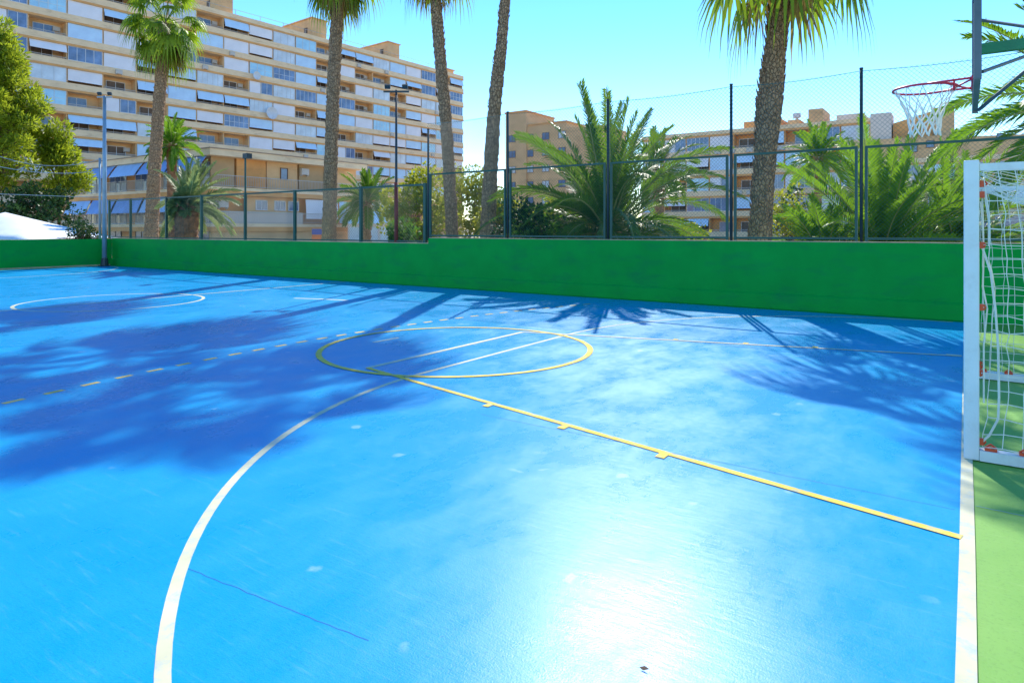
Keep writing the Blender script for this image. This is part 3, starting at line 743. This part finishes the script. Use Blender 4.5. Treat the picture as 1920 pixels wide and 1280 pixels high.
def slab_block(t, rnd, Lu, nb, nf, z0, fh, band, depth, weights, body='tan', bandm='cream', recess=1.5, top_parapet=.7, first=0, clutter=True, soff_shade='orange'):
    """a balcony slab: local x along the facade, -y outwards"""
    bw = Lu / nb; op = fh - band
    b = MB(); b.box(0, Lu, recess, depth, -.5, z0 + nf * fh)
    for i in range(nb + 1):
        x = min(max(i * bw, .1), Lu - .1)
        b.box(x - .09, x + .09, .12, recess - .002, z0, z0 + nf * fh - .01)
    b.box(0, Lu, .15, recess - .002, -.5, z0 - .35)
    obj('wall', b, M[body], t)
    for f in range(nf + 1):
        z = z0 + f * fh
        b = MB(); b.box(-.15, Lu + .15, -.06, .115, z - .28, z + band - .28 if f < nf else z + top_parapet); b.box(-.15, Lu + .15, .116, recess + .3, z - .279, z - .03)
        obj('balcony_band', b, M[bandm], t)
        b = MB(); b.box(-.16, Lu + .16, -.10, -.061, z - .30, z - .02); obj('slab_edge_shade', b, M[soff_shade], t)  # orange strip on the slab edge, painted in as the soffit shadow line
    for f in range(first, nf):
        zb = z0 + f * fh + band - .28; i = 0
        zo = op - .02
        while i < nb:
            k = rnd.choices(['g', 'b', 'bb', 'o', 'h', 'a'], weights)[0]
            x = i * bw + .1; wd = bw - .2
            if k == 'g': glazing(t, (x, .03, zb + .004), 0, wd, zo, rnd.choice((3, 4, 5)), rnd.choice(('glass_a', 'glass_a', 'glass_c', 'glass_b', 'glass_c')), mid=rnd.random() < .3)
            elif k in ('b', 'bb'): blind(t, (x, .06, zb + .06), 0, wd, zo - .06, 'blind' if k == 'b' else 'blind_blue', 0.0, rnd.choice((1.0, 1.0, .82)))
            elif k == 'h':
                blind(t, (x, .06, zb + .06), 0, wd, zo - .06, rnd.choice(('blind', 'blind_blue')), .35, rnd.choice((.55, .7)))
                door(t, (x + .5, recess - .06, zb - .7), 0, 2.4, 2.1, 'dark'); railing(t, (x, .05, zb - .1), 0, wd, .32)
            elif k == 'a':
                blind(t, (x, .06, zb + .02), 0, wd * .48, zo - .02, 'blind', 0.0, 1.0)
                glazing(t, (x + wd * .5, .03, zb + .004), 0, wd * .5, zo, 2, 'glass_b')
            else:
                door(t, (x + rnd.uniform(.2, 1.0), recess - .06, zb - .7), 0, 2.4, 2.1, rnd.choice(('dark', 'glass_b'))); railing(t, (x, .05, zb - .05), 0, wd, .35)
                if clutter and rnd.random() < .4: aircon(t, (x + wd - 1.1, recess - .02, zb + .75), 0)
            i += 1
    if clutter:
        for _ in range(14):
            aircon(t, (rnd.uniform(1, Lu - 2), -.10, z0 + rnd.randrange(2, nf) * fh + .05), 0)

rnd = random.Random(77)
# ---- the big slab block at the left
rz = R(90 - 3.45)
E = at(868, 144.0); u = Vector((math.sin(R(3.45)), math.cos(R(3.45)), 0)); LB = 88.0
o = E - u * LB
B1 = thing('apartment_block', 'huge long cream apartment block with rows of glazed balconies and white blinds', 'apartment building', (o.x, o.y, 0), rz)
FH = 2.95; NF = 11; Z0 = 34.4 - NF * FH
slab_block(B1, rnd, LB, 21, NF, Z0, FH, 1.1, 12, (30, 17, 15, 20, 12, 8), first=2)
for uu, ht in ((34.0, 3.3), (51.5, 3.3), (68.8, 3.0), (84.5, .9)):
    b = MB(); b.box(uu - 1.5, uu + 1.5, .9, 9.5, 34.4 + .02, 34.4 + .7 + ht); b.box(uu - 1.7, uu + 1.7, .7, 9.7, 34.4 + .7 + ht, 34.4 + .9 + ht)
    obj('stair_tower', b, M['tan'], B1)
    b = MB(); b.box(uu - 1.53, uu - 1.49, 2.2, 3.2, 34.4 + 1.6, 34.4 + 2.6); obj('tower_window', b, M['dark'], B1)
b = MB(); b.box(14, LB, 5.0, 5.1, 35.1, 36.0)
for k in range(20): b.box(2 + k * 4.2, 2.06 + k * 4.2, .3, .36, 35.101, 35.9)
b.box(1.5, LB - .3, .305, .355, 35.901, 35.95); b.v = b.v[8:]; b.f = [tuple(i - 8 for i in q) for q in b.f[6:]]
obj('roof_railing', b, M['rail'], B1)
def dish(u_, z, r):
    b = MB(); n = 18
    vs = [(0, .18 * r, 0)]; fs = []
    for j in range(1, 4):
        rr = r * j / 3
        for k in range(n): a = 2 * math.pi * k / n; vs.append((rr * math.cos(a), .18 * r - .30 * r * (j / 3) ** 2, rr * math.sin(a)))
    for k in range(n):
        fs.append((0, 1 + k, 1 + (k + 1) % n))
        for j in range(2): fs.append((1 + j * n + k, 1 + (j + 1) * n + k, 1 + (j + 1) * n + (k + 1) % n, 1 + j * n + (k + 1) % n))
    b.add(vs, fs); b.bar((0, .18 * r, 0), (0, .9, -.2), .06); b.bar((0, -.1 * r, -r), (0, -.8 * r, 0), .03)
    obj('satellite_dish', b, M['frame'], B1, True, loc=(u_, -.7, z))
def u_at(px):
    r = (px - 960) / F      # solve along the facade line
    a0 = Vector((o.x, o.y)); f_ = Vector((-S, C)); rr_ = Vector((C, S)); uu = Vector((u.x, u.y))
    return (r * a0.dot(f_) - a0.dot(rr_)) / (uu.dot(rr_) - r * uu.dot(f_))
def z_at(px, py):
    q = Vector((o.x, o.y)) + Vector((u.x, u.y)) * u_at(px); return zat(py, q.dot(Vector((-S, C))))
dish(u_at(505), z_at(505, 213), 1.0); dish(u_at(477), z_at(477, 143), .65)

# ---- the low tan block in front of it
c = at(397, 51.0)
B2 = thing('low_apartment_block', 'three storey tan apartment house with blue awnings in front of the big block', 'apartment building', (c.x, c.y, 0))
W2, D2 = 25.0, 15.5; lv = [2.05, 4.95]; top2 = 7.35
b = MB(); b.box(-W2 + 1.2, -1.2, 1.2, D2, -.3, top2); obj('wall', b, M['orange'], B2)
b = MB(); b.box(-W2, .35, -.35, D2 + .3, top2 + .001, top2 + .5); obj('roof_slab', b, M['cream'], B2)
b = MB(); b.box(-W2 - .06, .41, -.41, D2 + .36, top2 + .501, top2 + .58); obj('roof_edge', b, M['roof_dark'], B2)
for z in lv:
    b = MB(); b.box(-W2, .1, -.1, D2, z - .25, z); obj('balcony_slab', b, M['cream'], B2)
    b = MB(); b.box(-W2 + .05, .05, -.05, D2 - .05, z - .62, z - .252); obj('slab_skirt', b, M['orange'], B2)
# left face: awnings and glazing
for k in range(5):
    x = -W2 + .4 + k * 4.9
    for li, z in enumerate(lv):
        blind(B2, (x, -.12, z + .95), 0, 4.5, (top2 if li else lv[1] - .65) - z - .95, 'awn_blue' if (k + li) % 3 else 'awn_sky', .75 if li else .55, .75 if li else .95)
        railing(B2, (x, -.04, z + .001), 0, 4.5, .95)
        glazing(B2, (x + .6, 1.14, z + .02), 0, 3.2, 2.1, 3, 'glass_b', 'frame')
    glazing(B2, (x + .6, 1.14, .3), 0, 2.2, 1.2, 2, 'glass_b', 'frame_brown')
# right face (turned to +x): local frame rotated by 90 degrees, origin at the near corner
rz2 = R(90)
def rp(u_, out, z): return (0 - out, u_, z)        # out = metres behind the face line x=0
for li, z in enumerate(lv):
    zt_ = top2 if li else lv[1] - .63
    b = MB(); 
    segs = [(.3, 2.3, 'shutter'), (2.5, 5.2, 'orange'), (5.3, 8.4, 'tan'), (8.6, 11.4, 'shutter'), (11.5, 15.2, 'tan')] if li else [(3.4, 8.6, 'tan')]
    for a_, c_, m_ in segs:
        b = MB(); b.box(-.75 if m_ == 'shutter' else -.95, -.6, a_, c_, z + .002, zt_ - .002); obj('wall_panel', b, M[m_], B2)
    railing(B2, rp(.1, .0, z + .001), rz2, 14.8, .95, st=.16)
glazing(B2, rp(6.6, .55, lv[1] + .95), rz2, .75, 1.0, 1, 'glass_b', 'frame_brown')
glazing(B2, rp(11.3, .5, lv[1] + .1), rz2, .9, 2.0, 1, 'glass_b', 'frame_brown')
aircon(B2, rp(8.6, .55, lv[1] + 1.5), rz2); aircon(B2, rp(1.0, .9, lv[0] + 1.3), rz2)
b = MB(); b.box(-.25, -.1, .2, 8.6, lv[0] + .003, lv[0] + 1.0); obj('parapet', b, M['pale_wall'], B2)
for u_ in (4.2, 6.0, 7.4): glazing(B2, rp(u_, .55, lv[0] + 1.15), rz2, 1.1, .85, 2, 'glass_b')
blind(B2, rp(8.9, .1, lv[0] + .55), rz2, 3.6, 1.65, 'blind', .1, 1.0); blind(B2, rp(12.7, .1, lv[0] + .2), rz2, 2.4, 1.95, 'blind_blue', .1, 1.0)
door(B2, rp(.6, 1.14, lv[1] + .02), rz2, 1.4, 2.1, 'glass_b')
b = MB(); b.box(-.5, -.2, .1, 15, -.3, lv[0] - .63); obj('plinth', b, M['tan'], B2)

# ---- background blocks right of the sky gap
pA = Vector((xon(948, 101), 101, 0))
B4 = thing('stepped_block', 'distant plain tan block with a stepped roof left of the large date palm', 'building', pA)
b = MB(); b.box(0, 4.6, 0, 10, -.5, 23.2); b.box(4.61, 12.8, .5, 10, -.5, 20.6); b.box(12.81, 20, .5, 10, -.5, 19.5); obj('wall', b, M['tan'], B4)
b = MB(); b.box(-.15, 4.75, -.15, 10.1, 23.201, 23.5); b.box(4.76, 13, .35, 10.1, 20.601, 20.9); obj('roof', b, M['orange'], B4)
for f in range(5):
    for k in range(4):
        glazing(B4, (1.0 + k * 3.4 if k else .8, -.03 if k == 0 else .46, 6.2 + f * 2.9), 0, 1.5, 1.3, 2, rnd.choice(('glass_b', 'glass_c')), 'frame_brown')
pB = Vector((xon(1205, 93), 93, 0)); LB3 = xon(1632, 93) - pB.x
B3 = thing('terraced_block', 'distant tan apartment block with long balconies behind the shaggy fan palm', 'apartment building', pB)
slab_block(B3, rnd, LB3, 9, 5, .55, 2.9, 1.0, 10, (22, 8, 14, 26, 12, 18), bandm='cream', body='orange', first=0, clutter=True, top_parapet=.5)
for x0, x1, zt_, m_ in ((14.5, 19.5, 1.1, 'orange'), (20.3, 21.8, .8, 'tan'), (22.9, 24.7, 2.0, 'tan'), (26.3, 29.5, .9, 'pale_wall')):
    b = MB(); b.box(x0, x1, 1.6, 7, 15.06 + .5, 15.56 + zt_); obj('roof_tower', b, M[m_], B3)
b = MB(); b.tube([(21.2, 3, 16.8), (21.2, 3, 17.4)], .5, 12); b.tube([(21.2, 3, 16.36), (21.2, 3, 16.799)], .2, 8); obj('water_tank', b, M['frame'], B3)
pC = Vector((xon(1618, 86), 86, 0))
B5 = thing('brick_block', 'distant tan brick block with a sloping parapet beyond the basketball net', 'building', pC)
wB = xon(1800, 86) - pC.x
b = MB()
def pz(pts, y0, y1):
    n = len(pts); vs = [(x, y0, z) for x, z in pts] + [(x, y1, z) for x, z in pts]
    b.add(vs, [tuple(range(n)), tuple(reversed(range(n, 2 * n)))] + [((i + 1) % n, i, n + i, n + (i + 1) % n) for i in range(n)])
pz([(0, -.5), (wB + 12, -.5), (wB + 12, 11.2), (wB, 11.6), (wB, 11.9), (0, 11.9)], 0, 9)
obj('wall', b, M['tan'], B5)
b = MB(); pz([(2.9, 11.93), (wB * .74, 11.93), (wB * .74, 14.9), (2.9, 13.8)], 1.5, 8); obj('upper_storey', b, M['orange'], B5)
b = MB(); b.box(.7, 2.8, .6, 4, 11.905, 15.0); obj('lift_tower', b, M['pale_wall'], B5)
b = MB(); b.box(wB * .745, wB * .94, 1.0, 7, 11.905, 14.6); b.box(wB * .73, wB * .94, .9, 7.1, 14.901, 15.1); b.box(wB * .88, wB * .93, 1.1, 6, 14.601, 14.9); obj('roof_hut', b, M['tan'], B5)
b = MB(); b.box(-.1, wB + 12, -.12, -.002, 9.0, 9.5); b.box(-.1, wB + 12, -.12, -.002, 6.1, 6.6); b.box(-.1, wB + 12, -.12, -.002, 3.2, 3.7); obj('floor_band', b, M['cream'], B5)
for f in range(3):
    for k in range(7):
        glazing(B5, (.4 + k * 3.0, -.04, 1.0 + f * 2.9 + .2 - .4 + .4), 0, 2.5, 1.75, rnd.choice((2, 3)), rnd.choice(('glass_b', 'glass_a', 'glass_b')))
for x, z in ((6.2, 10.6), (9.0, 11.6), (4.6, 10.2), (12.5, 10.9)):
    glazing(B5, (x, -.04, z), 0, .8, .8, 1, 'glass_b', 'frame_brown')
# white low pavilion behind the small palm
pD = at(652, 58)
B6 = thing('pavilion', 'low white pavilion with pale blue awning behind the small date palm', 'building', (pD.x, pD.y, 0), TH)
b = MB(); b.box(0, 4.2, 0, 4, -.3, 3.3); obj('wall', b, M['pale_wall'], B6)
b = MB(); b.box(-.2, 4.4, -.3, 4.2, 3.301, 3.6); b.prism([(0, 0), (4.2, 0), (4.2, 4), (0, 4)], 3.601, 3.9); obj('roof', b, M['frame'], B6)
blind(B6, (.2, -.1, 1.9), 0, 3.8, 1.3, 'blind_blue', .5, .8)
for k in range(3): glazing(B6, (.2 + k * 1.35, -.03, .6), 0, 1.1, 1.2, 1, 'glass_c')
# billboard next to the second fan palm
pE = at(597, 30)
B7 = thing('notice_sign', 'small blue and orange sign board at the foot of the second fan palm', 'sign', (pE.x, pE.y, 0), TH)
b = MB(); b.bar((-.15, 0, 0), (-.15, 0, 1.6), .05); b.bar((.15, 0, 0), (.15, 0, 1.6), .05); obj('sign_post', b, M['post_dark'], B7)
b = MB(); b.box(-.28, .28, -.06, -.03, 1.36, 1.62); obj('sign_panel', b, M['sign_blue'], B7)
b = MB(); b.box(-.28, .28, -.06, -.03, 1.0, 1.355); obj('sign_panel', b, M['sign_orange'], B7)
# white canopy tent at the left
pT = at(10, 36.5)
t = thing('canopy_tent', 'white tarpaulin canopy tent with sloping roof behind the end wall', 'tent', (pT.x, pT.y, 0), TH)
b = MB(); hw = 3.9; N = 10
vs = []; fs = []
for i in range(N + 1):
    for j in range(N + 1):
        x = -hw + 2 * hw * i / N; y_ = -hw + 2 * hw * j / N; m_ = max(abs(x), abs(y_)) / hw
        vs.append((x, y_, 2.55 - 1.45 * m_ - .05 * math.sin(math.pi * m_)))
for i in range(N):
    for j in range(N): a = i * (N + 1) + j; fs.append((a, a + N + 1, a + N + 2, a + 1))
b.add(vs, fs); o_ = obj('canopy', b, M['tent'], t, True)
so = o_.modifiers.new('s', 'SOLIDIFY'); so.thickness = .02
for sx in (-1, 1):
    for sy in (-1, 1):
        b = MB(); b.tube([(sx * hw * .97, sy * hw * .97, 0), (sx * hw * .97, sy * hw * .97, 1.11)], .03, 8); obj('leg', b, M['galv'], t)

# ------------------------------------------------------------------ light, sky, camera
EL = R(40); AZ = R(24.2)                    # sun is to the left of +Y
sd = Vector((-math.sin(AZ) * math.cos(EL), math.cos(AZ) * math.cos(EL), math.sin(EL)))
sun = bpy.data.lights.new('sun', 'SUN'); sun.energy = 2.9; sun.angle = R(.53); sun.color = (1.0, .95, .86)
so = bpy.data.objects.new('sun', sun); COL.objects.link(so)
so.rotation_euler = sd.to_track_quat('Z', 'Y').to_euler(); so.location = (0, 0, 60)
wd = bpy.data.worlds.new('World'); scene.world = wd; wd.use_nodes = True
nt = wd.node_tree; bg = nt.nodes['Background']
sky = nt.nodes.new('ShaderNodeTexSky'); sky.sky_type = 'NISHITA'; sky.sun_disc = False
sky.sun_elevation = EL; sky.sun_rotation = -AZ; sky.air_density = 1.0; sky.dust_density = 0.0; sky.ozone_density = 3.0
hs = nt.nodes.new('ShaderNodeHueSaturation'); hs.inputs['Saturation'].default_value = 1.3; hs.inputs['Hue'].default_value = .503; hs.inputs['Value'].default_value = .92
nt.links.new(sky.outputs[0], hs.inputs['Color']); nt.links.new(hs.outputs[0], bg.inputs['Color'])
bg.inputs['Strength'].default_value = .15
cam = bpy.data.cameras.new('camera'); co = bpy.data.objects.new('camera', cam); COL.objects.link(co)
cam.sensor_width = 36; cam.lens = 36 * F / 1920; cam.shift_y = -(640 - HOR) / 1920; cam.clip_end = 6000; cam.clip_start = .05
co.location = (0, 0, H); co.rotation_euler = (R(90), 0, TH)
scene.camera = co
vs_ = scene.view_settings; vs_.view_transform = 'Standard'; vs_.look = 'None'; vs_.exposure = 1.1; vs_.gamma = 1
scene.render.engine = 'CYCLES'; scene.cycles.max_bounces = 6; scene.cycles.transparent_max_bounces = 8
